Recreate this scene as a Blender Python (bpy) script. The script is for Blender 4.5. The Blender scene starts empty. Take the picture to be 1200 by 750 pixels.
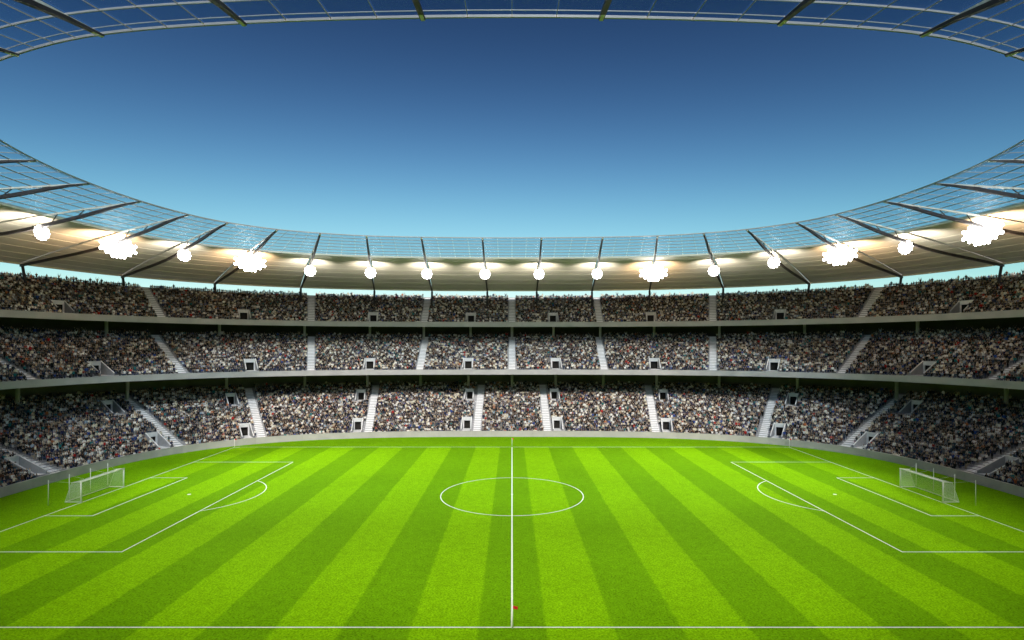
import bpy, math, random, bisect
from mathutils import Vector
random.seed(11)
R = math.radians
scene = bpy.context.scene
C = scene.collection

# ------------------------------------------------------------ camera
CAMY, CAMZ, FPX = -71.5, 18.9, 652.0
cam_d = bpy.data.cameras.new('camera'); cam = bpy.data.objects.new('camera', cam_d); C.objects.link(cam)
cam.location = (0, CAMY, CAMZ); cam.rotation_euler = (R(90), 0, 0)
cam_d.sensor_width = 36.0; cam_d.lens = 36.0*FPX/1200.0
cam_d.shift_y = 32.0/1200.0
cam_d.clip_start = 0.1; cam_d.clip_end = 6000
scene.camera = cam

# ------------------------------------------------------------ light, sky, exposure
SUN_EL, SUN_AZ = 40.0, 173.0      # azimuth clockwise from +Y (north): behind the camera, a little to the left
SUN_E, SKY_E, EXPO = 2.4, 0.12, 0.75
SKY_GAMMA, SKY_REF, SKY_TOP = 3.5, 4.8, 6.2
w = bpy.data.worlds.new('World'); scene.world = w; w.use_nodes = True
nt = w.node_tree; nt.nodes.clear()
sky = nt.nodes.new('ShaderNodeTexSky'); sky.sky_type = 'NISHITA'; sky.sun_disc = False
sky.sun_elevation = R(SUN_EL); sky.sun_rotation = R(SUN_AZ)
sky.air_density = 1.0; sky.dust_density = 0.6; sky.ozone_density = 1.0
bg = nt.nodes.new('ShaderNodeBackground'); bg.inputs[1].default_value = SKY_E
wo = nt.nodes.new('ShaderNodeOutputWorld')
gm = nt.nodes.new('ShaderNodeGamma'); gm.inputs[1].default_value = SKY_GAMMA
m1 = nt.nodes.new('ShaderNodeVectorMath'); m1.operation = 'SCALE'; m1.inputs['Scale'].default_value = 1/SKY_REF
m2 = nt.nodes.new('ShaderNodeVectorMath'); m2.operation = 'SCALE'; m2.inputs['Scale'].default_value = SKY_REF
nt.links.new(sky.outputs[0], m1.inputs[0]); nt.links.new(m1.outputs[0], gm.inputs[0]); nt.links.new(gm.outputs[0], m2.inputs[0]); 
hs = nt.nodes.new('ShaderNodeHueSaturation'); hs.inputs['Saturation'].default_value = .90
tn = nt.nodes.new('ShaderNodeVectorMath'); tn.operation = 'MULTIPLY'; tn.inputs[1].default_value = (.72, 1.12, .745)
nt.links.new(m2.outputs[0], hs.inputs['Color']); nt.links.new(hs.outputs[0], tn.inputs[0]); 
dv = nt.nodes.new('ShaderNodeVectorMath'); dv.operation = 'DIVIDE'      # soft shoulder, so the horizon pales instead of burning out
sh = nt.nodes.new('ShaderNodeVectorMath'); sh.operation = 'MULTIPLY_ADD'; sh.inputs[1].default_value = (1/SKY_TOP,)*3; sh.inputs[2].default_value = (1, 1, 1)
nt.links.new(tn.outputs[0], sh.inputs[0]); nt.links.new(tn.outputs[0], dv.inputs[0]); nt.links.new(sh.outputs[0], dv.inputs[1]); nt.links.new(dv.outputs[0], bg.inputs[0]); nt.links.new(bg.outputs[0], wo.inputs[0])
sl = bpy.data.lights.new('sun', 'SUN'); sl.energy = SUN_E; sl.angle = R(11); sl.color = (1.0, .95, .87)
so = bpy.data.objects.new('sun', sl); C.objects.link(so)
a, e = R(SUN_AZ), R(SUN_EL)
sdir = Vector((math.sin(a)*math.cos(e), math.cos(a)*math.cos(e), math.sin(e)))
so.rotation_euler = sdir.to_track_quat('Z', 'Y').to_euler(); so.location = (-30, -60, 90)
vs = scene.view_settings; vs.view_transform = 'Standard'; vs.look = 'None'; vs.exposure = EXPO; vs.gamma = 1.0
scene.cycles.use_denoising = True
scene.cycles.max_bounces = 6; scene.cycles.diffuse_bounces = 3; scene.cycles.glossy_bounces = 2
scene.cycles.transparent_max_bounces = 24

# ------------------------------------------------------------ helpers
def mat(name, col, rough=.7, noise=0.0, scale=1.0, metal=0.0, spec=.3, transl=0.0, bump=0.0, detail=4):
    m = bpy.data.materials.new(name); m.use_nodes = True
    n = m.node_tree.nodes; l = m.node_tree.links; b = n['Principled BSDF']
    b.inputs['Base Color'].default_value = (*col, 1); b.inputs['Roughness'].default_value = rough
    b.inputs['Metallic'].default_value = metal; b.inputs['Specular IOR Level'].default_value = spec
    if noise or bump:
        tc = n.new('ShaderNodeTexCoord'); nz = n.new('ShaderNodeTexNoise')
        nz.inputs['Scale'].default_value = scale; nz.inputs['Detail'].default_value = detail
        l.new(tc.outputs['Object'], nz.inputs['Vector'])
    if noise:
        mr = n.new('ShaderNodeMapRange'); mr.inputs[1].default_value = .3; mr.inputs[2].default_value = .7
        mr.inputs[3].default_value = 1-noise; mr.inputs[4].default_value = 1+noise
        mx = n.new('ShaderNodeMix'); mx.data_type = 'RGBA'; mx.blend_type = 'MULTIPLY'; mx.inputs[0].default_value = 1
        mx.inputs[6].default_value = (*col, 1)
        l.new(nz.outputs[0], mr.inputs[0]); l.new(mr.outputs[0], mx.inputs[7]); l.new(mx.outputs[2], b.inputs['Base Color'])
    if bump:
        bp = n.new('ShaderNodeBump'); bp.inputs['Strength'].default_value = bump
        l.new(nz.outputs[0], bp.inputs['Height']); l.new(bp.outputs[0], b.inputs['Normal'])
    if transl:
        t = n.new('ShaderNodeBsdfTranslucent'); t.inputs[0].default_value = (*col, 1)
        mxs = n.new('ShaderNodeMixShader'); mxs.inputs[0].default_value = transl
        l.new(b.outputs[0], mxs.inputs[1]); l.new(t.outputs[0], mxs.inputs[2]); l.new(mxs.outputs[0], n['Material Output'].inputs[0])
    return m

def emis(name, col, s):
    m = bpy.data.materials.new(name); m.use_nodes = True
    b = m.node_tree.nodes['Principled BSDF']; b.inputs['Base Color'].default_value = (.8, .8, .8, 1)
    b.inputs['Emission Color'].default_value = (*col, 1); b.inputs['Emission Strength'].default_value = s
    m.cycles.emission_sampling = 'NONE'
    return m

def glassmat(name, tint, refl):
    m = bpy.data.materials.new(name); m.use_nodes = True
    n = m.node_tree.nodes; l = m.node_tree.links; n.remove(n['Principled BSDF'])
    t = n.new('ShaderNodeBsdfTransparent'); t.inputs[0].default_value = (*tint, 1)
    g = n.new('ShaderNodeBsdfGlossy'); g.inputs['Roughness'].default_value = .4; g.inputs[0].default_value = (.9, .95, 1, 1)
    f = n.new('ShaderNodeFresnel'); f.inputs[0].default_value = 1.35
    k = n.new('ShaderNodeMath'); k.operation = 'MULTIPLY'; k.inputs[1].default_value = refl
    x = n.new('ShaderNodeMixShader')
    l.new(f.outputs[0], k.inputs[0]); l.new(k.outputs[0], x.inputs[0])
    l.new(t.outputs[0], x.inputs[1]); l.new(g.outputs[0], x.inputs[2]); l.new(x.outputs[0], n['Material Output'].inputs[0])
    return m

class MB:
    def __init__(s): s.v = []; s.f = []; s.mi = []
    def add(s, vs_, fs, m=0):
        k = len(s.v); s.v += [tuple(p) for p in vs_]
        for f in fs: s.f.append(tuple(i+k for i in f)); s.mi.append(m)
    def hexa(s, p, m=0):     # 8 corners: bottom 4 ccw, top 4 ccw
        s.add(p, [(3, 2, 1, 0), (4, 5, 6, 7), (0, 1, 5, 4), (1, 2, 6, 5), (2, 3, 7, 6), (3, 0, 4, 7)], m)
    def box(s, x0, x1, y0, y1, z0, z1, m=0):
        s.hexa([(x0, y0, z0), (x1, y0, z0), (x1, y1, z0), (x0, y1, z0), (x0, y0, z1), (x1, y0, z1), (x1, y1, z1), (x0, y1, z1)], m)
    def tube(s, pts, r, n=6, m=0, closed=False, r2=None):
        pts = [Vector(p) for p in pts]; L = len(pts); rings = []
        for i, p in enumerate(pts):
            if closed: d = pts[(i+1) % L]-pts[i-1]
            else: d = pts[min(i+1, L-1)]-pts[max(i-1, 0)]
            d.normalize(); up = Vector((0, 0, 1)) if abs(d.z) < .95 else Vector((1, 0, 0))
            x = d.cross(up).normalized(); y = x.cross(d).normalized()
            rr = r if r2 is None else r+(r2-r)*i/(L-1)
            rings.append([p+x*rr*math.cos(2*math.pi*k/n)+y*rr*math.sin(2*math.pi*k/n) for k in range(n)])
        b = len(s.v)
        for g in rings: s.v += [tuple(q) for q in g]
        for i in range(L if closed else L-1):
            j = (i+1) % L
            for k in range(n):
                s.f.append((b+i*n+k, b+i*n+(k+1) % n, b+j*n+(k+1) % n, b+j*n+k)); s.mi.append(m)
        if not closed:
            s.f.append(tuple(b+k for k in range(n))[::-1]); s.mi.append(m)
            s.f.append(tuple(b+(L-1)*n+k for k in range(n))); s.mi.append(m)
    def bar(s, pts, wd, ht, m=0, closed=False, hts=None):   # rectangular section sweep; pts are top centre line
        pts = [Vector(p) for p in pts]; L = len(pts); b = len(s.v)
        for i, p in enumerate(pts):
            d = (pts[(i+1) % L]-pts[i-1]) if closed else pts[min(i+1, L-1)]-pts[max(i-1, 0)]
            x = Vector((d.y, -d.x, 0)).normalized()*wd/2
            h = hts[i] if hts else ht
            for q in (p-x, p+x, p+x-Vector((0, 0, h)), p-x-Vector((0, 0, h))): s.v.append(tuple(q))
        for i in range(L if closed else L-1):
            j = (i+1) % L
            for k in range(4):
                s.f.append((b+i*4+k, b+i*4+(k+1) % 4, b+j*4+(k+1) % 4, b+j*4+k)); s.mi.append(m)
        if not closed:
            s.f.append((b+3, b+2, b+1, b)); s.mi.append(m); e_ = b+(L-1)*4
            s.f.append((e_, e_+1, e_+2, e_+3)); s.mi.append(m)
    def mesh(s, name, mats, smooth=False):
        me = bpy.data.meshes.new(name); me.from_pydata(s.v, [], s.f)
        for m in mats if isinstance(mats, (list, tuple)) else [mats]: me.materials.append(m)
        me.polygons.foreach_set('material_index', s.mi)
        if smooth: me.polygons.foreach_set('use_smooth', [True]*len(s.f))
        me.update(); return me
    def build(s, name, mats, parent=None, smooth=False):
        return link(name, s.mesh(name, mats, smooth), parent)

def link(name, me, parent=None, loc=None, rz=0):
    o = bpy.data.objects.new(name, me); C.objects.link(o)
    if loc is not None: o.location = loc; o.rotation_euler = (0, 0, rz)
    if parent: o.parent = parent
    return o
def tag(o, label=None, cat=None, group=None, kind=None):
    if label: o['label'] = label
    if cat: o['category'] = cat
    if group: o['group'] = group
    if kind: o['kind'] = kind
    return o
def thing(name, label, cat, loc=(0, 0, 0), rz=0, group=None):
    return tag(link(name, None, None, loc, rz), label, cat, group)

# ------------------------------------------------------------ plan geometry: the bowl curve and its offsets
A0, B0, NN = 64.3, 46.0, 3.0
NT = 4000
_pts = []
for i in range(NT+1):            # theta clockwise from +Y, start at -Y so that +Y is in the middle
    t = -math.pi+2*math.pi*i/NT
    c, s_ = math.sin(t), math.cos(t)
    r = (abs(c/A0)**NN+abs(s_/B0)**NN)**(-1/NN)
    _pts.append((r*c, r*s_))
_cum = [0.0]
for i in range(NT): _cum.append(_cum[-1]+math.dist(_pts[i], _pts[i+1]))
_mid = _cum[NT//2]; _cum = [c-_mid for c in _cum]      # 0 at +Y axis, positive towards +X
def base(s):
    k = min(max(bisect.bisect_left(_cum, s), 1), NT)
    f = (s-_cum[k-1])/(_cum[k]-_cum[k-1])
    x = _pts[k-1][0]+(_pts[k][0]-_pts[k-1][0])*f; y = _pts[k-1][1]+(_pts[k][1]-_pts[k-1][1])*f
    gx = math.copysign(abs(x)**(NN-1)/A0**NN, x); gy = math.copysign(abs(y)**(NN-1)/B0**NN, y)
    g = math.hypot(gx, gy); return x, y, gx/g, gy/g
def P(s, o, z=0.0, t=0.0):       # s along the curve, o outward, t sideways (towards +s)
    x, y, nx, ny = base(s); return Vector((x+nx*o+ny*t, y+ny*o-nx*t, z))
def find_s(pred, lo, hi):
    for _ in range(50):
        m_ = (lo+hi)/2
        if pred(m_): hi = m_
        else: lo = m_
    return (lo+hi)/2
def s_at_x(X, o=0): return find_s(lambda s: P(s, o).x > X, 0, 75)
def s_at_y(Y, o=0): return find_s(lambda s: P(s, o).y < Y, 30, 150)
S_END = s_at_y(-30)
def px(p):
    d = p[1]-CAMY
    return (600+FPX*p[0]/d, 407-FPX*(p[2]-CAMZ)/d, d)
print('S_END', S_END)

# ------------------------------------------------------------ materials
M = {}
M['concrete'] = mat('terrace_concrete', (.36, .36, .38), .85, .12, 1.3, bump=.2)
M['stair'] = mat('stair_concrete', (.78, .78, .80), .8, .10, 2.0)
M['fascia'] = mat('fascia_concrete', (.385, .375, .385), .75, .10, .35)
M['wall'] = mat('perimeter_concrete', (.44, .42, .41), .8, .10, .5)
M['parapet'] = mat('parapet_concrete', (.26, .27, .29), .8, .10, 1.5)
M['portal'] = mat('portal_concrete', (.64, .64, .66), .8, .10, 1.5)
M['dark'] = mat('passage_shade', (.02, .018, .016), .9)
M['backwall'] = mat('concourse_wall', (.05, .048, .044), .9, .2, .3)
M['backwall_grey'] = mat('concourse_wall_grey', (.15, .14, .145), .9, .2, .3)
M['column'] = mat('column_concrete', (.42, .41, .39), .8, .1, 1)
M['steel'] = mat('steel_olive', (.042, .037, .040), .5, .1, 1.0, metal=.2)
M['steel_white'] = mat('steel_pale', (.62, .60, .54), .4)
M['membrane'] = mat('roof_membrane', (.66, .62, .57), .6, .10, .15, transl=.20)
M['glass'] = glassmat('roof_glass', (.78, .84, .88), .02)
M['ring'] = mat('steel_grey', (.31, .30, .31), .4)
M['white'] = mat('white_paint', (.85, .85, .82), .4)
M['net'] = mat('net_cord', (.8, .8, .8), .6)
M['red'] = mat('flag_red', (.6, .02, .02), .6)
M['line'] = mat('line_paint', (.74, .77, .69), .8, .12, 6)
M['housing'] = mat('lamp_housing', (.25, .25, .26), .4, metal=.6)
M['lens'] = emis('lamp_lens', (1, .97, .90), 14)
M['ground'] = mat('ground_paving', (.22, .22, .21), .9, .2, .05)

def grass_material():
    m = bpy.data.materials.new('mown_grass'); m.use_nodes = True
    n = m.node_tree.nodes; l = m.node_tree.links; b = n['Principled BSDF']
    def math_(op, a_, b_=None, c_=None):
        k = n.new('ShaderNodeMath'); k.operation = op
        for i, v in enumerate((a_, b_, c_)):
            if v is None: continue
            if isinstance(v, (int, float)): k.inputs[i].default_value = v
            else: l.new(v, k.inputs[i])
        return k.outputs[0]
    geo = n.new('ShaderNodeNewGeometry'); sp = n.new('ShaderNodeSeparateXYZ'); l.new(geo.outputs['Position'], sp.inputs[0])
    def noise(scale, detail=3, rough=.6):
        k = n.new('ShaderNodeTexNoise'); k.inputs['Scale'].default_value = scale; k.inputs['Detail'].default_value = detail
        k.inputs['Roughness'].default_value = rough; l.new(geo.outputs['Position'], k.inputs['Vector']); return k.outputs[0]
    W = 105/23.0
    wob = math_('MULTIPLY', math_('SUBTRACT', noise(.8, 2), .5), .35)
    u = math_('ADD', math_('DIVIDE', math_('ADD', sp.outputs[0], wob), 2*W), .25+100)     # dark where fract in [0, .5)
    fr = math_('FRACT', u)
    tri = math_('ABSOLUTE', math_('SUBTRACT', fr, .5))          # .5 at fr=0/1, 0 at .5
    # stripe: smooth step, dark centred on x = 0 (fr .25)
    d = math_('ABSOLUTE', math_('SUBTRACT', fr, .25))            # 0 .. .75
    d2 = math_('MINIMUM', d, math_('SUBTRACT', 1.0, d))
    st = n.new('ShaderNodeMapRange'); st.inputs[1].default_value = .238; st.inputs[2].default_value = .262; l.new(d2, st.inputs[0])
    # inside the lines?
    inx = math_('LESS_THAN', math_('ABSOLUTE', sp.outputs[0]), 52.5)
    iny = math_('LESS_THAN', sp.outputs[1], 34.0)
    ins = math_('MULTIPLY', inx, iny)
    sv = math_('ADD', math_('MULTIPLY', st.outputs[0], ins), math_('MULTIPLY', math_('SUBTRACT', 1.0, ins), .42))
    mx = n.new('ShaderNodeMix'); mx.data_type = 'RGBA'; l.new(sv, mx.inputs[0])
    mx.inputs[6].default_value = (.112, .276, .002, 1); mx.inputs[7].default_value = (.165, .375, .002, 1)
    # blade grain at several sizes, and broad wear
    g1 = noise(6.5, 4, .8); g2 = noise(1.3, 4, .7); g3 = noise(.12, 4)
    gr = n.new('ShaderNodeMapRange'); gr.inputs[1].default_value = .32; gr.inputs[2].default_value = .68; gr.inputs[3].default_value = .45; gr.inputs[4].default_value = 1.55; l.new(g1, gr.inputs[0])
    gr2 = n.new('ShaderNodeMapRange'); gr2.inputs[1].default_value = .3; gr2.inputs[2].default_value = .7; gr2.inputs[3].default_value = .86; gr2.inputs[4].default_value = 1.14; l.new(g2, gr2.inputs[0])
    gr3 = n.new('ShaderNodeMapRange'); gr3.inputs[1].default_value = .3; gr3.inputs[2].default_value = .7; gr3.inputs[3].default_value = .93; gr3.inputs[4].default_value = 1.07; l.new(g3, gr3.inputs[0])
    mul = math_('MULTIPLY', math_('MULTIPLY', gr.outputs[0], gr2.outputs[0]), gr3.outputs[0])
    m2 = n.new('ShaderNodeMix'); m2.data_type = 'RGBA'; m2.blend_type = 'MULTIPLY'; m2.inputs[0].default_value = 1
    l.new(mx.outputs[2], m2.inputs[6]); l.new(mul, m2.inputs[7]); l.new(m2.outputs[2], b.inputs['Base Color'])
    b.inputs['Roughness'].default_value = .9; b.inputs['Specular IOR Level'].default_value = .02
    bp = n.new('ShaderNodeBump'); bp.inputs['Strength'].default_value = .5; bp.inputs['Distance'].default_value = .04
    l.new(g1, bp.inputs['Height']); l.new(bp.outputs[0], b.inputs['Normal'])
    return m
M['grass'] = grass_material()

# ------------------------------------------------------------ ground and pitch
mb = MB(); mb.add([(-3000, -3000, -.05), (3000, -3000, -.05), (3000, 3000, -.05), (-3000, 3000, -.05)], [(0, 1, 2, 3)])
tag(mb.build('ground', M['ground']), kind='structure')
mb = MB(); ring = [P(_cum[int(i*NT/160)], .1) for i in range(160)]
mb.add([(p.x, p.y, 0) for p in ring], [tuple(range(160))[::-1]])
pitch = tag(mb.build('pitch', M['grass']), kind='structure')

LZ = .004; LW = .11
def strip(name, x0, x1, y0, y1):
    m_ = MB(); m_.add([(x0, y0, LZ), (x1, y0, LZ), (x1, y1, LZ), (x0, y1, LZ)], [(0, 1, 2, 3)]); return m_.build(name, M['line'], pitch)
def arc(name, cx, cy, r, a0, a1, n=96, wd=LW):
    m_ = MB(); vs_ = []; fs = []
    for i in range(n+1):
        t = a0+(a1-a0)*i/n
        for rr in (r-wd, r): vs_.append((cx+rr*math.cos(t), cy+rr*math.sin(t), LZ+.004))
    for i in range(n): fs.append((2*i, 2*i+1, 2*i+3, 2*i+2))
    m_.add(vs_, fs); return m_.build(name, M['line'], pitch)
HL, HW, h = 52.5, 34.0, LW
strip('halfway_line', -.068, .068, -HW+h, HW-h)
strip('touchline', -HL, HL, -HW, -HW+h); strip('touchline', -HL, HL, HW-h, HW)
arc('centre_circle', 0, 0, 9.15, 0, 2*math.pi, 160)
arc('centre_spot', 0, 0, .16, 0, 2*math.pi, 20, .155)
for sg in (-1, 1):
    X = lambda v: sg*v
    def st2(name, xa, xb, y0, y1): strip(name, min(X(xa), X(xb)), max(X(xa), X(xb)), y0, y1)
    st2('goal_line', HL-h, HL, -HW+h, HW-h)
    for nm, dp, hw in (('penalty_area_line', 16.5, 20.16), ('goal_area_line', 5.5, 9.16)):
        st2(nm, HL-dp, HL-dp+h, -hw, hw)
        st2(nm, HL-dp+h, HL-h, -hw, -hw+h); st2(nm, HL-dp+h, HL-h, hw-h, hw)
    an = math.acos(5.5/9.15)
    ca = math.pi if sg > 0 else 0
    arc('penalty_arc', X(41.5), 0, 9.15, ca-an, ca+an, 40)
    arc('penalty_spot', X(41.5), 0, .22, 0, 2*math.pi, 20, .215)
    for sy in (-1, 1):
        a0 = {(1, 1): math.pi, (1, -1): math.pi/2, (-1, 1): 1.5*math.pi, (-1, -1): 0}[(sg, sy)]
        arc('corner_arc', X(HL-.01), sy*(HW-.01), 1.0, a0+.13, a0+math.pi/2-.13, 12)

# ------------------------------------------------------------ perimeter wall
def svals(s0, s1, step, extra=()):
    n = max(1, int(math.ceil((s1-s0)/step)))
    v = [s0+(s1-s0)*i/n for i in range(n+1)]+[x for x in extra if s0 < x < s1]
    v.sort(); out = [v[0]]
    for x in v[1:]:
        if x-out[-1] > 1e-4: out.append(x)
    return out
def sweep(mb_, prof, ss, m=0, closed=True, hole=None):
    n = len(prof); b = len(mb_.v)
    for s in ss:
        x, y, nx, ny = base(s)
        for o, z in prof: mb_.v.append((x+nx*o, y+ny*o, z))
    for i in range(len(ss)-1):
        for k in range(n if closed else n-1):
            if hole and hole(ss[i], ss[i+1], k): continue
            k2 = (k+1) % n
            mb_.f.append((b+i*n+k, b+(i+1)*n+k, b+(i+1)*n+k2, b+i*n+k2)); mb_.mi.append(m)
    if closed:
        mb_.f.append(tuple(b+k for k in range(n))); mb_.mi.append(m)
        mb_.f.append(tuple(b+(len(ss)-1)*n+k for k in range(n))[::-1]); mb_.mi.append(m)
pw = thing('perimeter_wall', 'low pale grey concrete wall curving between the grass and the front row of spectators', 'wall', (0, 46, 0))
pw.location = (0, 0, 0)
npan = 58
for i in range(npan):
    s0 = -S_END+2*S_END*i/npan; s1 = -S_END+2*S_END*(i+1)/npan
    mb = MB(); sweep(mb, [(0, -.03), (0, 1.17), (.22, 1.17), (.22, -.03)], svals(s0+.01, s1-.01, 1.5)); mb.build('wall_panel', M['wall'], pw)
mb = MB(); sweep(mb, [(-.03, 1.174), (-.03, 1.24), (.26, 1.24), (.26, 1.174)], svals(-S_END, S_END, 1.5)); mb.build('coping', M['wall'], pw)

# ------------------------------------------------------------ tiers
S_L = [s_at_x(7.6), s_at_x(30.2), s_at_x(48.9)]
S_L.append(s_at_y(28.7)); S_L.append(s_at_y(9.5)); S_L.append(s_at_y(-10)); S_L.append(s_at_y(-25))
AIS_L = sorted([-s for s in S_L]+S_L)
S_M = [0, s_at_x(22, 15), s_at_x(46, 15), s_at_x(67, 15), s_at_y(20, 15), s_at_y(-.5, 15), s_at_y(-20, 15)]
AIS_M = sorted(set([-s for s in S_M]+S_M))
def tier_z(T, o): 
    k = (o-T['o0'])/T['run']; return T['z0']+math.floor(k+1e-6)*T['rise']
T_L = dict(name='lower_stand', o0=1.0, z0=.25, n=31, run=.806, rise=.29, ais=AIS_L)
T_M = dict(name='middle_stand', o0=14.7, z0=12.95, n=25, run=.81, rise=.352, ais=AIS_M)
T_U = dict(name='upper_stand', o0=28.0, z0=24.7, n=18, run=.80, rise=.47, ais=AIS_M)
# portals: (s centre, first row, rows deep, half width)
def mids(a_): return [(a_[i]+a_[i+1])/2 for i in range(len(a_)-1)]
PL = []
for s in AIS_L:
    q = 1 if s > 0 else -1
    sc = s+q*2.3
    PL += [(sc, 2, 5, .95, 1.75), (sc+q*.25, 20, 5, .95, 1.75)]
T_L['portals'] = PL
T_M['portals'] = [(s, 2, 5, 1.1, 1.8) for s in mids(AIS_M)]
T_U['portals'] = [(s, 2, 4, 1.1, 1.8) for s in mids(AIS_M)]
LBL = {'lower_stand': ('concrete lower tier of the stadium, packed with spectators, directly behind the low perimeter wall', 'grandstand'),
       'middle_stand': ('concrete middle tier of the stadium, between the two grey balcony fronts', 'grandstand'),
       'upper_stand': ('concrete upper tier of the stadium, under the floodlit roof', 'grandstand')}
def build_tier(T):
    th = thing(T['name'], *LBL[T['name']]); T['thing'] = th
    run, rise, o0, z0, n = T['run'], T['rise'], T['o0'], T['z0'], T['n']
    prof = []
    for i in range(n):
        prof += [(o0+i*run, z0+i*rise), (o0+(i+1)*run, z0+i*rise)]
    prof.append((o0+n*run, z0+n*rise))
    # cross aisle in the lower tier sits in front of the upper portals (people simply leave it clear)
    cuts = [-S_END]+T['ais']+[S_END]
    for bi in range(len(cuts)-1):
        s0, s1 = cuts[bi], cuts[bi+1]
        if s1-s0 < .5: continue
        ps = [p for p in T['portals'] if s0 < p[0] < s1 or abs(p[0]-s0) < 4 or abs(p[0]-s1) < 4]
        ex = [v for p in ps for v in (p[0]-p[3], p[0]+p[3])]
        def hole(sa, sb, k):
            m_ = (sa+sb)/2
            for p in ps:
                if p[0]-p[3] < m_ < p[0]+p[3] and 2*p[1]+1 <= k < 2*(p[1]+p[2])+1: return True
            return False
        mb = MB(); sweep(mb, prof, svals(s0, s1, 1.6, ex), closed=False, hole=hole); mb.build('terrace_block', M['concrete'], th)
    # stairways: a half step in front of each riser
    for s in T['ais']:
        mb = MB(); hw = .78
        for i in range(n):
            oa = o0+i*run; z = z0+i*rise+.004
            def slab(o1, o2, za, zb):
                c = [P(s, o1, za, -hw), P(s, o1, za, hw), P(s, o2, za, hw), P(s, o2, za, -hw)]
                mb.hexa(c+[q+Vector((0, 0, zb-za)) for q in c])
            slab(oa+.004, oa+run, z, z+.03)
            slab(oa+run/2, oa+run, z+.03, z+rise/2+.01)
        mb.build('stairway', M['stair'], th)
    # portals
    for (s, r0, nr, hw, hd) in T['portals']:
        of = o0+r0*run; ob = of+nr*run; zf = z0+r0*rise; zt = zf+max(hd+.85, nr*rise+.75)
        def slab(t1, t2, o1, o2, za1, za2, zb1, zb2, mb_, m=0):
            mb_.hexa([P(s, o1, za1, t1), P(s, o1, za1, t2), P(s, o2, za2, t2), P(s, o2, za2, t1),
                      P(s, o1, zb1, t1), P(s, o1, zb1, t2), P(s, o2, zb2, t2), P(s, o2, zb2, t1)], m)
        mb = MB(); t = .16
        for sg in (-1, 1):
            a_, b_ = sorted((sg*hw, sg*(hw+t)))
            slab(a_, b_, of, ob+t, zf-.3, zf-.3, zf+.42, zt-.03, mb, 1); slab(a_-.02, b_+.02, of-.02, ob+t, zf+.423, zt-.027, zf+.48, zt+.03, mb)
        slab(-hw+.002, hw-.002, of+.02, ob, zf-.25, zf-.25, zf+.015, zf+.015, mb)                # landing floor
        slab(-hw+.002, hw-.002, ob, ob+t, zf+hd, zf+hd, zt-.035, zt-.035, mb)         # lintel above the doorway
        slab(-hw+.002, -hw+.28, ob, ob+t, zf+.02, zf+.02, zf+hd-.003, zf+hd-.003, mb)
        slab(hw-.28, hw-.002, ob, ob+t, zf+.02, zf+.02, zf+hd-.003, zf+hd-.003, mb)
        po = mb.build('portal', [M['portal'], M['parapet']], th)
        if T is T_L:                                                         # pale landing from the doorway to its stairway
            na = min(T['ais'], key=lambda q: abs(q-s)); da = na-s; dd = 1 if da > 0 else -1
            t1, t2 = sorted((-dd*(hw+.9), da-dd*.82)); zl = zf-rise+.004; n_ = 6; mb = MB()
            for j in range(n_):
                u1, u2 = s+t1+(t2-t1)*j/n_, s+t1+(t2-t1)*(j+1)/n_
                c = [P(u1, of-run+.004, zl), P(u2, of-run+.004, zl), P(u2, of-.004, zl), P(u1, of-.004, zl)]
                mb.hexa(c+[q+Vector((0, 0, .02)) for q in c])
            mb.build('landing', M['stair'], th)
        mb = MB()                                                            # shallow near-black box, the passage's shade put into its colour
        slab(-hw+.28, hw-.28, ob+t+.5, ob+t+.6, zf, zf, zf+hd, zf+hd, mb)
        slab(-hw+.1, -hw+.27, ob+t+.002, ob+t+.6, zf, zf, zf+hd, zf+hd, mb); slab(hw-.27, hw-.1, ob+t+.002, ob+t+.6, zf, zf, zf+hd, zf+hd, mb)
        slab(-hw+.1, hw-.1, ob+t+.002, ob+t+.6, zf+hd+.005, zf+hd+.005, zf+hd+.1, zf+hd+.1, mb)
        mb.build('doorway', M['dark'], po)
for T in (T_L, T_M, T_U): build_tier(T)
S_ALL = _cum[-1]-.01
# the near side of the bowl, behind and below the camera (its middle tier is the open gallery the picture is taken from)
for T in (T_L, T_U):
    prof = []
    for i in range(T['n']):
        prof += [(T['o0']+i*T['run'], T['z0']+i*T['rise']), (T['o0']+(i+1)*T['run'], T['z0']+i*T['rise'])]
    for q in (-1, 1):
        nb = 5
        for i in range(nb):
            a_, b_ = sorted((q*(S_END+(S_ALL-S_END)*i/nb), q*(S_END+(S_ALL-S_END)*(i+1)/nb)))
            mb = MB(); sweep(mb, prof, svals(a_, b_, 2.0), closed=False); mb.build('terrace_block', M['concrete'], T['thing'])

SS = svals(-S_END, S_END, 1.5)
# balcony fronts with their underside slabs
def top_of(T): return T['o0']+T['n']*T['run'], T['z0']+T['n']*T['rise']
mb = MB(); sweep(mb, [(14.0, 12.45), (14.0, 13.62), (14.25, 13.62), (14.7, 12.95), (14.7, 12.62), (22.0, 13.4), (29.0, 13.4), (29.0, 13.1), (22.0, 13.1)], SS)
mb.build('balcony_front', M['fascia'], T_M['thing'])
mb = MB(); sweep(mb, [(27.0, 24.2), (27.0, 25.5), (27.25, 25.5), (28.0, 24.7), (28.0, 24.4), (37.5, 26.2), (37.5, 25.9)], SS)
mb.build('balcony_front', M['fascia'], T_U['thing'])
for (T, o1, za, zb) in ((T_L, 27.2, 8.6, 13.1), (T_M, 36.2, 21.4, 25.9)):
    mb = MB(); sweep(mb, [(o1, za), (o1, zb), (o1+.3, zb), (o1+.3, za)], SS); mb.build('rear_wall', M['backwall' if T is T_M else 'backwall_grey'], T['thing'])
    to, tz = top_of(T); mb = MB(); sweep(mb, [(to, tz), (to, tz+.02), (o1, tz+.02), (o1, tz)], SS); mb.build('rear_walkway', M['concrete'], T['thing'])
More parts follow.
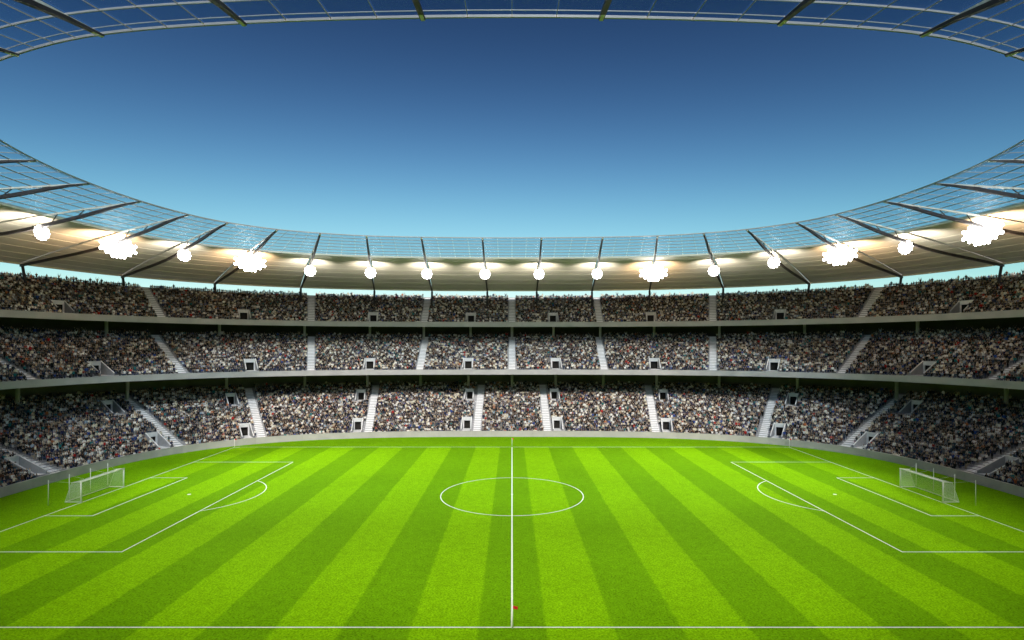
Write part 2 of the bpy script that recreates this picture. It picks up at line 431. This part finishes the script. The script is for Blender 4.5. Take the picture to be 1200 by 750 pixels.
to, tz = top_of(T_U)
mb = MB(); sweep(mb, [(to, 0), (to, tz+.05), (to+.5, tz+.05), (to+.5, 0)], SS); mb.build('rear_wall', M['fascia'], T_U['thing'])
for q in (-1, 1):
    a_, b_ = sorted((q*(S_END+.01), q*S_ALL))
    mb = MB(); sweep(mb, [(to, 0), (to, tz+.05), (to+.5, tz+.05), (to+.5, 0)], svals(a_, b_, 2.0)); mb.build('rear_wall', M['fascia'], T_U['thing'])
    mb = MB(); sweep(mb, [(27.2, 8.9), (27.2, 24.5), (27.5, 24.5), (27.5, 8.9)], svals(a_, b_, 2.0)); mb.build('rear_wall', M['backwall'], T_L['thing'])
# columns under the balconies
def columns(T, step, o, z0, z1, r, off=0):
    k = int(S_END/step)
    for i in range(-k, k+1):
        s = i*step+off
        if abs(s) > S_END: continue
        mb = MB(); mb.tube([P(s, o, z0), P(s, o, z1)], r, 8); mb.build('column', M['column'], T['thing'], smooth=False)
columns(T_L, 10.6, 23.6, 8.0, 13.1, .33)
columns(T_M, 10.6, 33.5, 20.6, 25.3, .33)

# ------------------------------------------------------------ roof
tipq = [(5.7, 35.9), (17.4, 35.3), (27.6, 34.0), (35.5, 31.5), (42.1, 28.2), (48.2, 22.7), (51.5, 16.9), (53.7, 8.8), (54.4, 0)]
outq = [(6.9, 84.2), (22.3, 83.9), (38, 82.3), (57, 78.5), (76, 70.5), (90.5, 57.5), (98.5, 40), (102.6, 20), (104, 0)]
def full(q):
    r = list(q)
    r += [(x, -y) for x, y in reversed(q[:-1])]
    r += [(-x, -y) for x, y in q]
    r += [(-x, y) for x, y in reversed(q[:-1])]
    return r
TIP, OUT = full(tipq), full(outq); NB = len(TIP)
def cr(a_, t):
    i = int(math.floor(t)); f = t-i; n = len(a_)
    p = [Vector(a_[(i+k) % n]) for k in (-1, 0, 1, 2)]
    return .5*((2*p[1])+(p[2]-p[0])*f+(2*p[0]-5*p[1]+4*p[2]-p[3])*f*f+(3*p[1]-p[0]-3*p[2]+p[3])*f**3)
def RF(t, s, dz=0.0):
    a_, b_ = cr(TIP, t), cr(OUT, t); p = a_.lerp(b_, s)
    return Vector((p.x, p.y, 40-2.6*s-2.5*s*s+.9*s*(p.x/100)**2+dz))
SM = .35
roof = thing('stadium_roof', 'oval stadium roof with a glazed inner ring and a beige membrane over the upper tier', 'roof')
TT = [i/6 for i in range(NB*6)]
def gap(s):  # depth of the truss below the surface
    return .42+2.1*math.sin(min(1, s/.75)*math.pi/2)*max(0.0, 1-.85*max(0, s-.45)/.55)*min(1, .5+s*2.5) if s > 0 else .42
for k in range(NB):
    ss = [0, .05, .1, .15, .2, .25, .3, .35, .42, .5, .6, .7, .8, .9, 1.0]
    low = [RF(k, s, -max(.05, gap(s)-.46)) for s in ss]
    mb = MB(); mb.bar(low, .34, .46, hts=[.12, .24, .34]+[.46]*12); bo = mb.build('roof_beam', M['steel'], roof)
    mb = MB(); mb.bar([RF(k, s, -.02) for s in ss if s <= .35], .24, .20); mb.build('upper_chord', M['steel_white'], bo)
    mb = MB()
    for s in (.1, .2, .3):
        a_, b_ = RF(k, s, -.25), RF(k, s+.02, -gap(s)+.4)
        if (a_-b_).length > .3: mb.tube([a_, b_], .07, 5)
    mb.build('strut', M['steel'], bo)
    mb = MB(); f_ = RF(k, .985, -.7); g_ = RF(k, .93, -6)
    if f_.y > -32:
        mb.tube([f_, Vector((g_.x, g_.y, 27.0))], .28, 6); mb.build('roof_post', M['steel'], bo)
def ringbar(name, s, wd, ht, m_, dz=0):
    mb = MB(); mb.bar([RF(t, s, dz) for t in TT], wd, ht, closed=True); return mb.build(name, m_, roof)
ringbar('ring_purlin', 0.0, .13, .16, M['ring'], .12)
ringbar('gutter_rail', .012, .04, .05, M['ring'], .14)
for i in range(1, 8): ringbar('ring_purlin', .05*i, .075, .12, M['ring'], .10)
ringbar('membrane_edge', SM+.004, .5, .42, M['steel_white'], .35)
ringbar('outer_edge', 1.0, .4, .55, M['steel_white'], .25)
# glazing bars and panes
panes = []
for k in range(NB):
    for q in (1, 2, 3):
        mb = MB(); mb.bar([RF(k+q/4, .05*i, .06) for i in range(8)], .04, .07); mb.build('glazing_bar', M['ring'], roof)
    for i in range(7):
        for q in range(4):
            t0, t1 = k+q/4+.008, k+(q+1)/4-.008; s0, s1 = .05*i+.002, .05*(i+1)-.002
            c = [RF(t0, s0, .125), RF(t1, s0, .125), RF(t1, s1, .125), RF(t0, s1, .125)]
            if q == 3 or q == 0: pass
            m_ = sum((Vector(x) for x in c), Vector())/4
            X_, Y_, D_ = px(m_)
            vis = D_ > 5 and -60 < X_ < 1260 and -60 < Y_ < 600
            panes.append((0 if not vis else 1/D_, c))
panes.sort(key=lambda z: -z[0])
def panemesh(mb_, c): mb_.hexa([tuple(p) for p in c]+[tuple(p+Vector((0, 0, .02))) for p in c])
for w_, c in panes[:300]:
    mb = MB(); panemesh(mb, c); mb.build('glass_pane', M['glass'], roof)
mb = MB()
for w_, c in panes[300:]: panemesh(mb, c)
tag(mb.build('glazing', M['glass'], roof), kind='stuff')
# membrane panels with concentric seams
for k in range(NB):
    mb = MB(); ns, nq = 14, 6; vs_ = []; fs = []
    for L_ in (0, .12):
        for i in range(ns+1):
            for q in range(nq+1):
                vs_.append(RF(k+.004+.992*q/nq, SM+.006+(.992-SM)*i/ns, L_))
    w1 = nq+1; nn = (ns+1)*w1
    for i in range(ns):
        for q in range(nq):
            a_ = i*w1+q; fs.append((a_, a_+1, a_+w1+1, a_+w1)); fs.append((nn+a_, nn+a_+w1, nn+a_+w1+1, nn+a_+1))
    for i in range(ns):
        for e_ in (0, nq): fs.append((i*w1+e_, (i+1)*w1+e_, nn+(i+1)*w1+e_, nn+i*w1+e_))
    for q in range(nq):
        for e_ in (0, ns*w1): fs.append((e_+q, e_+q+1, nn+e_+q+1, nn+e_+q))
    mb.add(vs_, fs); mb.build('membrane_panel', M['membrane'], roof, smooth=False)
for s in (.43, .51, .59, .67, .76, .85, .93): ringbar('membrane_purlin', s, .14, .05, M['steel_white'], -.006)

# ------------------------------------------------------------ floodlights under the roof beams
cyl = {}
def head_mesh():
    mb = MB(); n = 12
    prof = [(.0, -.32), (.20, -.30), (.33, -.12), (.40, 0.0), (.41, .06), (.38, .06)]
    vs_ = []; fs = []
    for r, y in prof:
        for k in range(n): vs_.append((r*math.cos(2*math.pi*k/n), -y, r*math.sin(2*math.pi*k/n)))
    for i in range(len(prof)-1):
        for k in range(n): fs.append((i*n+k, i*n+(k+1) % n, (i+1)*n+(k+1) % n, (i+1)*n+k))
    mb.add(vs_, fs); me = mb.mesh('lamp_head', M['housing'], True)
    mb = MB(); mb.add([(.40*math.cos(2*math.pi*k/n), -.055, .40*math.sin(2*math.pi*k/n)) for k in range(n)]+[(0, -.10, 0)], [(k, (k+1) % n, n) for k in range(n)])
    return me, mb.mesh('lens', M['lens'])
HEAD, LENS = head_mesh(); PITCH_W, NEAR_W = 11500, 21000
FL = []
BIG = {-5: 1.0, -7: .8, 3: 1.0, 6: 1.0, 8: .8}  # banks given extra lamp heads, widened to imitate their glare
ordn = ['first', 'second', 'third', 'fourth', 'fifth', 'sixth', 'seventh', 'eighth']
for k in range(NB):
    near = TIP[k][1] < -10
    idx = k if k < 17 else k-NB    # 0.. on the right, -1.. on the left, counted from the far middle
    nn = idx+1 if idx >= 0 else idx
    side = 'right' if idx >= 0 else 'left'
    big = BIG.get(nn)
    sf = {5: .345, 6: .335, 7: .36, 8: .36}.get(abs(nn), .42)
    p = RF(k, sf, -gap(sf)-.75)
    d = Vector((TIP[k][0]-OUT[k][0], TIP[k][1]-OUT[k][1])).normalized()
    rz = math.atan2(d.x, -d.y)
    o_ = abs(nn)
    if o_ <= 8:
        lab = f"{'floodlight bank widened to its glare' if big else 'small round floodlight cluster'} under the roof, {ordn[o_-1]} {side} of the halfway line"
    elif not near: lab = f"small floodlight cluster under the roof at the {side} end, {'level with' if o_ == 9 else 'just nearer than'} the goal"
    else: lab = f"small floodlight cluster under the near side roof overhead, {ordn[18-o_-1] if 18-o_ <= 8 else 'last'} {side} of the halfway line" 
    f = thing('floodlight', lab, 'floodlight', p, -rz if False else rz, 'floodlights hung under the roof ring')
    if near: cells = [(0, 0)]+[(.5*math.cos(math.pi/3*j), .5*math.sin(math.pi/3*j)) for j in range(6)]
    elif big: cells = [(x*.62+(.31 if z % 2 else 0), z*.54) for z in range(-3, 4) for x in range(-5, 6) if ((x*.62+(.31 if z % 2 else 0))/3.0)**2+(z*.54/1.8)**2 <= 1.0]
    else: cells = [(r_*math.cos(2*math.pi*j/n_), r_*math.sin(2*math.pi*j/n_)) for r_, n_ in ((0, 1), (.5, 6), (.97, 12)) for j in range(n_)]
    for (x, z) in cells:
        h_ = link('lamp_head', HEAD, f, (x, 0, z)); h_.scale = (.72, .72, .72) if big else (.60, .60, .60)
        link('lens', LENS, h_)
    mb = MB(); wx = 2.9 if big else 1.1
    for z in (-.8, .8): mb.tube([(-wx, .34, z), (wx, .34, z)], .05, 6)
    mb.tube([(0, .36, -.6), (0, .36, 1.4)], .07, 6); mb.build('bracket', M['steel'], f)
    FL.append((f, nn, big))
    pl = bpy.data.lights.new('membrane_uplight', 'SPOT'); pl.spot_size = R(118); pl.spot_blend = .9   # added uplight, no seen fixture, to brighten the membrane
    pl.energy = 9500 if big else 4200; pl.color = (1, .68, .40) if big else (1, .91, .74)
    pl.shadow_soft_size = .12
    po = link('membrane_uplight', pl, f, (0, .45, -2.3 if big else -1.9)); po.rotation_euler = (R(180-42), 0, 0)
    pl = bpy.data.lights.new('floodlight_beam', 'SPOT'); pl.spot_size = R(58); pl.spot_blend = 1
    pl.energy = (NEAR_W if near else PITCH_W*(1.5 if big else .8))*(((1.1 if abs(TIP[k][0]) < 25 else .5) if near else 1) if abs(TIP[k][0]) < 45 else (.4 if near else 1.0)); pl.color = (1, .95, .82); pl.shadow_soft_size = .3
    po = link('floodlight_beam', pl, f, (0, -.45, 0)); po.rotation_euler = (R(-45 if near else -46), 0, 0)

# ------------------------------------------------------------ goals, net poles, flags
def make_goal(sg, label):
    g = thing('football_goal', label, 'goal', (sg*HL, 0, 0), 0 if sg > 0 else math.pi, 'football goals')
    hy = 3.66+.06
    for y in (-hy, hy):
        mb = MB(); mb.tube([(0, y, 0), (0, y, 2.5)], .085, 10); mb.build('post', M['white'], g, True)
    mb = MB(); mb.tube([(0, -hy-.07, 2.5), (0, hy+.07, 2.5)], .085, 10); mb.build('crossbar', M['white'], g, True)
    TD, BD = 1.15, 1.95
    mb = MB()
    for y in (-hy, hy): mb.tube([(0, y, .05), (BD, y, .05)], .04, 6)
    mb.tube([(BD, -hy, .05), (BD, hy, .05)], .04, 6)
    mb.build('ground_frame', M['white'], g)
    mb = MB()
    for y in (-hy, hy): mb.tube([(0, y, 2.5), (TD, y, 2.42)], .03, 6); mb.tube([(TD, y, 2.42), (BD, y, .08)], .02, 5)
    mb.build('net_support', M['white'], g)
    mb = MB(); c = .2; r = .009
    ny = int(2*hy/c)
    for i in range(ny+1):
        y = -hy+2*hy*i/ny; mb.tube([(0, y, 2.46), (TD, y, 2.38-.03*math.sin(i)), (BD, y, .06)], r, 3)
    for j in range(17):
        f = j/16; mb.tube([(TD+(BD-TD)*f, -hy, 2.4-2.34*f), (TD+(BD-TD)*f+.05*math.sin(f*3), 0, 2.4-2.34*f-.04), (TD+(BD-TD)*f, hy, 2.4-2.34*f)], r, 3)
    for j in range(1, 8):
        f = j/8; mb.tube([(TD*f, -hy, 2.46-.07*f), (TD*f, 0, 2.42-.07*f), (TD*f, hy, 2.46-.07*f)], r, 3)
    for y in (-hy, hy):
        for j in range(1, 16):
            z = 2.4*j/16; mb.tube([(0, y, z), (BD-(BD-TD)*z/2.4, y, z)], r, 3)
        for j in range(1, 13):
            x = BD*j/13; zt = 2.42 if x < TD else 2.42*(BD-x)/(BD-TD); mb.tube([(x, y, .05), (x, y, zt)], r, 3)
    mb.build('net', M['net'], g)
    return g
make_goal(-1, 'white football goal with its net at the left end of the pitch')
make_goal(1, 'white football goal with its net at the right end of the pitch')
for sg, sd in ((-1, 'left'), (1, 'right')):
    for y, w_ in ((-4.9, 'nearest the camera, apart from the net'), (-1.75, 'behind the nearer half of the net'), (1.75, 'behind the farther half of the net'), (4.9, 'farthest from the camera, beyond the far post')):
        t_ = thing('net_pole', f'thin white net pole behind the {sd} goal, {w_}', 'pole', (sg*55.5, y, 0), 0, 'white net poles behind the goals')
        mb = MB(); mb.tube([(0, 0, 0), (0, 0, 3.0)], .036, 8); mb.build('pole', M['white'], t_, True)
        yy = max(-3.72, min(3.72, y))
        mb = MB(); mb.tube([(0, 0, 2.85), (-sg*(55.5-52.5-1.15), yy-y, 2.42)], .008, 4); mb.build('cord', M['net'], t_)
def flag(x, y, label):
    t_ = thing('corner_flag', label, 'flag', (x, y, 0), 0, 'small red flags round the pitch')
    mb = MB(); mb.tube([(0, 0, 0), (0, 0, 1.55)], .035, 8); mb.build('pole', M['white'], t_, True)
    mb = MB(); n = 5
    vs_ = [(.035+.32*i/n, .02*math.sin(i*1.6), 1.52-zz*.2-.01*i) for zz in (0, 1) for i in range(n+1)]
    vs_ += [(x_, y_+.008, z_) for x_, y_, z_ in vs_]
    fs = [(i, i+1, n+2+i, n+1+i) for i in range(n)]; fs += [tuple(j+2*(n+1) for j in f)[::-1] for f in fs]
    mb.add(vs_, fs); mb.build('flag', M['red'], t_)
flag(0, 35.0, 'small red flag on a white pole at the far end of the halfway line')
flag(.03, -34.08, 'small red flag on a white pole at the near end of the halfway line')
flag(-52.7, 34.2, 'small flag on a white pole at the far left corner of the pitch')
flag(52.7, 34.2, 'small flag on a white pole at the far right corner of the pitch')

# ------------------------------------------------------------ spectators
PAL = {'black': (.012, .012, .014), 'charcoal': (.035, .036, .04), 'navy': (.015, .022, .07), 'white': (.80, .79, .76), 'cream': (.66, .62, .50),
       'beige': (.48, .38, .26), 'grey': (.20, .20, .21), 'light grey': (.52, .53, .55), 'red': (.38, .02, .02), 'orange': (.45, .14, .05),
       'blue': (.03, .07, .28), 'teal': (.02, .17, .19), 'brown': (.10, .05, .03), 'pale blue': (.30, .40, .52), 'slate': (.05, .075, .10)}
TOPW = [('black', 36), ('charcoal', 14), ('navy', 10), ('white', 13), ('cream', 10), ('beige', 3), ('slate', 12), ('grey', 7), ('light grey', 5), ('red', 1.5), ('orange', 1.5), ('blue', 1.7), ('teal', 3), ('brown', 5), ('pale blue', 2)]
HAIR = {'black': (.008, .007, .006), 'brown': (.05, .024, .012), 'blond': (.42, .27, .11), 'grey': (.28, .27, .26)}
SKIN = {'a': (.42, .31, .24), 'b': (.27, .19, .14), 'c': (.20, .10, .06)}
TRO = {'black': (.012, .012, .014), 'blue': (.03, .05, .11), 'beige': (.33, .27, .19), 'grey': (.10, .10, .11)}
def flatmat(name, c):
    return mat(name, c, .85, spec=.15)
MT = {k: flatmat('top_'+k.replace(' ', '_'), v) for k, v in PAL.items()}
MH = {k: flatmat('hair_'+k, v) for k, v in HAIR.items()}
MS = {k: flatmat('skin_'+k, v) for k, v in SKIN.items()}
MR = {k: flatmat('trousers_'+k, v) for k, v in TRO.items()}
def randmat(name, items, mult):
    m = bpy.data.materials.new(name); m.use_nodes = True; n = m.node_tree.nodes; l = m.node_tree.links; b = n['Principled BSDF']
    oi = n.new('ShaderNodeObjectInfo'); k = n.new('ShaderNodeMath'); k.operation = 'MULTIPLY'; k.inputs[1].default_value = mult
    f = n.new('ShaderNodeMath'); f.operation = 'FRACT'; r = n.new('ShaderNodeValToRGB'); r.color_ramp.interpolation = 'CONSTANT'
    l.new(oi.outputs['Random'], k.inputs[0]); l.new(k.outputs[0], f.inputs[0]); l.new(f.outputs[0], r.inputs[0])
    tot = sum(w_ for _, w_ in items); acc = 0
    for i, (c, w_) in enumerate(items):
        e_ = r.color_ramp.elements[0] if i == 0 else (r.color_ramp.elements[1] if i == 1 else r.color_ramp.elements.new(acc/tot))
        e_.position = acc/tot; e_.color = (*c, 1); acc += w_
    l.new(r.outputs[0], b.inputs['Base Color']); b.inputs['Roughness'].default_value = .85; b.inputs['Specular IOR Level'].default_value = .15
    return m
CT = randmat('crowd_tops', [(PAL[k], w_) for k, w_ in TOPW], 1.0)
CH = randmat('crowd_hair', [(HAIR['black'], 4), (HAIR['brown'], 4), (HAIR['blond'], 2), (HAIR['grey'], 1)], 7.31)
CS = randmat('crowd_skin', [(SKIN['a'], 5), (SKIN['b'], 3), (SKIN['c'], 1.2)], 13.7)
CR = randmat('crowd_trousers', [(TRO['black'], 4), (TRO['blue'], 4), (TRO['beige'], 1.5), (TRO['grey'], 2)], 23.9)

def make_person(nm, seated, arms, fem):
    V = []; E = []; Rr = []; K = []
    def v(p, r, kind, par=None):
        V.append(p); Rr.append(r if isinstance(r, tuple) else (r, r)); K.append(kind)
        if par is not None: E.append((par, len(V)-1))
        return len(V)-1
    H = .50 if seated else .93
    sw = .175 if fem else .20
    pe = v((0, 0, H), (.155, .12), 't'); be = v((0, 0, H+.20), (.13 if fem else .15, .10), 's', pe)
    ch = v((0, 0, H+.44), (sw*.92, .12), 's', be); ne = v((0, 0, H+.60), .052, 'n', ch)
    h1 = v((0, -.015, H+.71), (.078, .088), 'h', ne); h2 = v((0, -.01, H+.81), (.072, .082), 'h', h1)
    for sg in (-1, 1):
        sh = v((sg*sw, 0, H+.50), .058, 's', ch)
        if arms == 'up':
            el = v((sg*(sw+.13), -.08, H+.68), .044, 's', sh); wr = v((sg*(sw+.06), -.12, H+.94), .032, 's', el); v((sg*(sw+.05), -.13, H+1.05), .036, 'k', wr)
        elif arms == 'clap':
            el = v((sg*(sw+.05), -.16, H+.28), .044, 's', sh); wr = v((sg*.07, -.33, H+.46), .032, 's', el); v((sg*.025, -.36, H+.54), .036, 'k', wr)
        elif arms == 'lap':
            el = v((sg*(sw+.06), -.06, H+.22), .044, 's', sh); wr = v((sg*.13, -.27, H+.12), .032, 's', el); v((sg*.09, -.34, H+.10), .036, 'k', wr)
        else:
            el = v((sg*(sw+.07), .02, H+.22), .044, 's', sh); wr = v((sg*(sw+.06), -.06, H-.02), .032, 's', el); v((sg*(sw+.05), -.07, H-.11), .036, 'k', wr)
        if seated:
            a_ = v((sg*.10, -.06, H-.02), .085, 't', pe); kn = v((sg*.12, -.40, H), .066, 't', a_); an = v((sg*.12, -.40, .10), .045, 't', kn); v((sg*.12, -.52, .04), .038, 't', an)
        else:
            a_ = v((sg*.09, 0, H-.08), .092, 't', pe); kn = v((sg*.10, -.02, .50), .062, 't', a_); an = v((sg*.11, .02, .10), .042, 't', kn); v((sg*.12, -.12, .04), .038, 't', an)
    me = bpy.data.meshes.new(nm); me.from_pydata(V, E, [])
    ob = bpy.data.objects.new(nm, me); C.objects.link(ob)
    md = ob.modifiers.new('skin', 'SKIN')
    for i, r in enumerate(Rr): me.skin_vertices[0].data[i].radius = r
    me.skin_vertices[0].data[0].use_root = True
    sb = ob.modifiers.new('sub', 'SUBSURF'); sb.levels = 1
    dg = bpy.context.evaluated_depsgraph_get()
    out = bpy.data.meshes.new_from_object(ob.evaluated_get(dg)); out.name = nm
    bpy.data.objects.remove(ob)
    out.materials.clear()
    for m_ in (CT, CR, CS, CH): out.materials.append(m_)
    # material by nearest bone
    segs = [(Vector(V[a_]), Vector(V[b_]), K[b_] if K[b_] != 's' or True else 's', K[a_]) for a_, b_ in E]
    for p in out.polygons:
        c = p.center; best = 9; kd = 's'
        for a_, b_, kk, ka in segs:
            ab = b_-a_; t = max(0, min(1, (c-a_).dot(ab)/max(ab.length_squared, 1e-9)))
            d = (c-(a_+ab*t)).length
            if d < best:
                best = d; kd = kk
                if kk == 's' and ka == 't' and t < .25: kd = 't'
        if kd in 'hn':
            kd = 'x' if (kd == 'h' and (c.z > H+.80 or c.y > .03 and (c.z > H+(.55 if fem else .68)))) else 'n'
        p.material_index = {'s': 0, 't': 1, 'n': 2, 'k': 2, 'x': 3}[kd]; p.use_smooth = True
    return out
PM = [make_person('person_lap', True, 'lap', False), make_person('person_lap_f', True, 'lap', True),
      make_person('person_clap', True, 'clap', False), make_person('person_clap_f', True, 'clap', True),
      make_person('person_stand', False, 'down', False), make_person('person_stand_f', False, 'clap', True),
      make_person('person_cheer', False, 'up', False)]
PW = [24, 22, 17, 17, 9, 8, 3]
print('person tris', [len(m.polygons) for m in PM])

spots = []
for ti, T in enumerate((T_L, T_M, T_U)):
    n, run, rise, o0, z0 = T['n'], T['run'], T['rise'], T['o0'], T['z0']
    for r in range(n):
        if ti == 2 and r == n: continue
        o = o0+(r+.62)*run; z = z0+r*rise
        if ti == 1 and r < 1: continue
        # walk along the row at seat spacing
        s = -S_END+.3; seat = 0
        while s < S_END-.3:
            p = P(s, o); p2 = P(s+.1, o); st = math.dist(p, p2)/.1
            ds = .44/st
            sj = s+random.uniform(-.05, .05)/st
            s += ds; seat += 1
            if random.random() < (.045 if ti < 2 else .03): continue
            near = min(T['ais'], key=lambda q: abs(q-sj)); da = abs(sj-near)*st
            if da < 1.05: continue
            bad = False
            for (ps, r0, nr, hw, hd) in T['portals']:
                dt = abs(sj-ps)*st
                if dt < hw+.42 and r0-2 <= r < r0+nr+1: bad = True
                # landing strip in front of a portal, running to its stairway
                if ti == 0 and r == r0-1 and (dt < hw+.9 or (dt < 3.2 and (near-ps)*(sj-ps) > 0)): bad = True
                if ti == 0 and r == r0-2 and dt < hw+2.0 and random.random() < .35: bad = True
            if bad: continue
            pp = P(sj, o+random.uniform(-.06, .06), z+.02)
            X_, Y_, D_ = px(pp)
            if pp.y < -12 or D_ < 30 or not (-90 < X_ < 1290): continue
            x_, y_, nx, ny = base(sj)
            rz = math.atan2(-nx, ny)+random.gauss(0, .22)     # local -Y faces inward
            spots.append((pp, rz, X_, Y_, D_, ti, r, sj, near, st))
print('spectators', len(spots))
vis = [i for i, q in enumerate(spots) if 3 < q[2] < 1197]
vis.sort(key=lambda i: spots[i][4])
near_set = set(vis[:300])
ORD = ['front', 'second', 'third', 'fourth', 'fifth', 'sixth', 'seventh', 'eighth', 'ninth', 'tenth', 'eleventh', 'twelfth', 'thirteenth', 'fourteenth', 'fifteenth', 'sixteenth', 'seventeenth', 'eighteenth', 'nineteenth', 'twentieth']
def ordw(i):
    if i < 20: return ORD[i] if i else 'first'
    n = i+1; return f"{n}{'th' if 10 <= n % 100 <= 20 else {1: 'st', 2: 'nd', 3: 'rd'}.get(n % 10, 'th')}"
def pickw(items): return random.choices([k for k, _ in items], [w_ for _, w_ in items])[0]
cnt = {}
for i in sorted(near_set, key=lambda i: (spots[i][5], spots[i][6], abs(spots[i][7]-spots[i][8]))):
    pp, rz, X_, Y_, D_, ti, r, sj, near, st = spots[i]
    vi = random.choices(range(len(PM)), PW)[0]
    top = pickw(TOPW); hair = random.choice(['black', 'brown', 'brown', 'blond', 'black', 'grey']); tr = random.choice(list(TRO)); sk = random.choice(['a', 'a', 'a', 'b', 'b', 'c'])
    ob = link('person', PM[vi], None, pp, rz); sc_ = random.uniform(.86, .98); ob.scale = (sc_,)*3
    for j, m_ in enumerate((MT[top], MR[tr], MS[sk], MH[hair])):
        ob.material_slots[j].link = 'OBJECT'; ob.material_slots[j].material = m_
    side = 'left' if pp.x < 0 else 'right'
    away = 'beyond' if (sj-near)*(1 if pp.x > 0 else -1) < 0 else 'before'
    key = (ti, r, round(near, 1), away); cnt[key] = cnt.get(key, -1)+1
    pose = 'seated' if vi < 4 else ('cheering' if vi == 6 else 'standing')
    tier = ['lower', 'middle', 'upper'][ti]
    lab = f"{pose} person, {top} top, {hair} hair, {side} {tier} stand, {ORD[r] if r < 20 else ordw(r)} row, {ordw(cnt[key])} {away} stairs"
    tag(ob, lab, 'person', 'spectators near the goals')
# the rest of the crowd: one object, instanced on points
pts = [spots[i] for i in range(len(spots)) if i not in near_set]
me = bpy.data.meshes.new('crowd_points'); me.from_pydata([tuple(q[0]) for q in pts], [], [])
at = me.attributes.new('turn', 'FLOAT', 'POINT'); at.data.foreach_set('value', [q[1] for q in pts])
at = me.attributes.new('pick', 'INT', 'POINT'); at.data.foreach_set('value', random.choices(range(len(PM)), PW, k=len(pts)))
at = me.attributes.new('size', 'FLOAT', 'POINT'); at.data.foreach_set('value', [random.uniform(.84, .98) for _ in pts])
crowd = tag(link('crowd', me), kind='stuff'); crowd['label'] = 'tens of thousands of spectators filling the three tiers'
src = bpy.data.collections.new('person_kinds')
for i, m_ in enumerate(PM):
    o_ = bpy.data.objects.new('kind_%d' % i, m_); src.objects.link(o_)
ng = bpy.data.node_groups.new('crowd', 'GeometryNodeTree')
ng.interface.new_socket('Geometry', in_out='INPUT', socket_type='NodeSocketGeometry')
ng.interface.new_socket('Geometry', in_out='OUTPUT', socket_type='NodeSocketGeometry')
N = ng.nodes; Lk = ng.links
gi = N.new('NodeGroupInput'); go = N.new('NodeGroupOutput'); ip = N.new('GeometryNodeInstanceOnPoints')
ci = N.new('GeometryNodeCollectionInfo'); ci.inputs['Collection'].default_value = src
ci.inputs['Separate Children'].default_value = True; ci.inputs['Reset Children'].default_value = True
def attr(nm, ty):
    a_ = N.new('GeometryNodeInputNamedAttribute'); a_.data_type = ty; a_.inputs['Name'].default_value = nm; return a_.outputs['Attribute']
cx = N.new('ShaderNodeCombineXYZ'); Lk.new(attr('turn', 'FLOAT'), cx.inputs[2])
Lk.new(gi.outputs[0], ip.inputs['Points']); Lk.new(ci.outputs[0], ip.inputs['Instance'])
ip.inputs['Pick Instance'].default_value = True; Lk.new(attr('pick', 'INT'), ip.inputs['Instance Index'])
Lk.new(cx.outputs[0], ip.inputs['Rotation']); Lk.new(attr('size', 'FLOAT'), ip.inputs['Scale']); Lk.new(ip.outputs[0], go.inputs[0])
md = crowd.modifiers.new('crowd', 'NODES'); md.node_group = ng
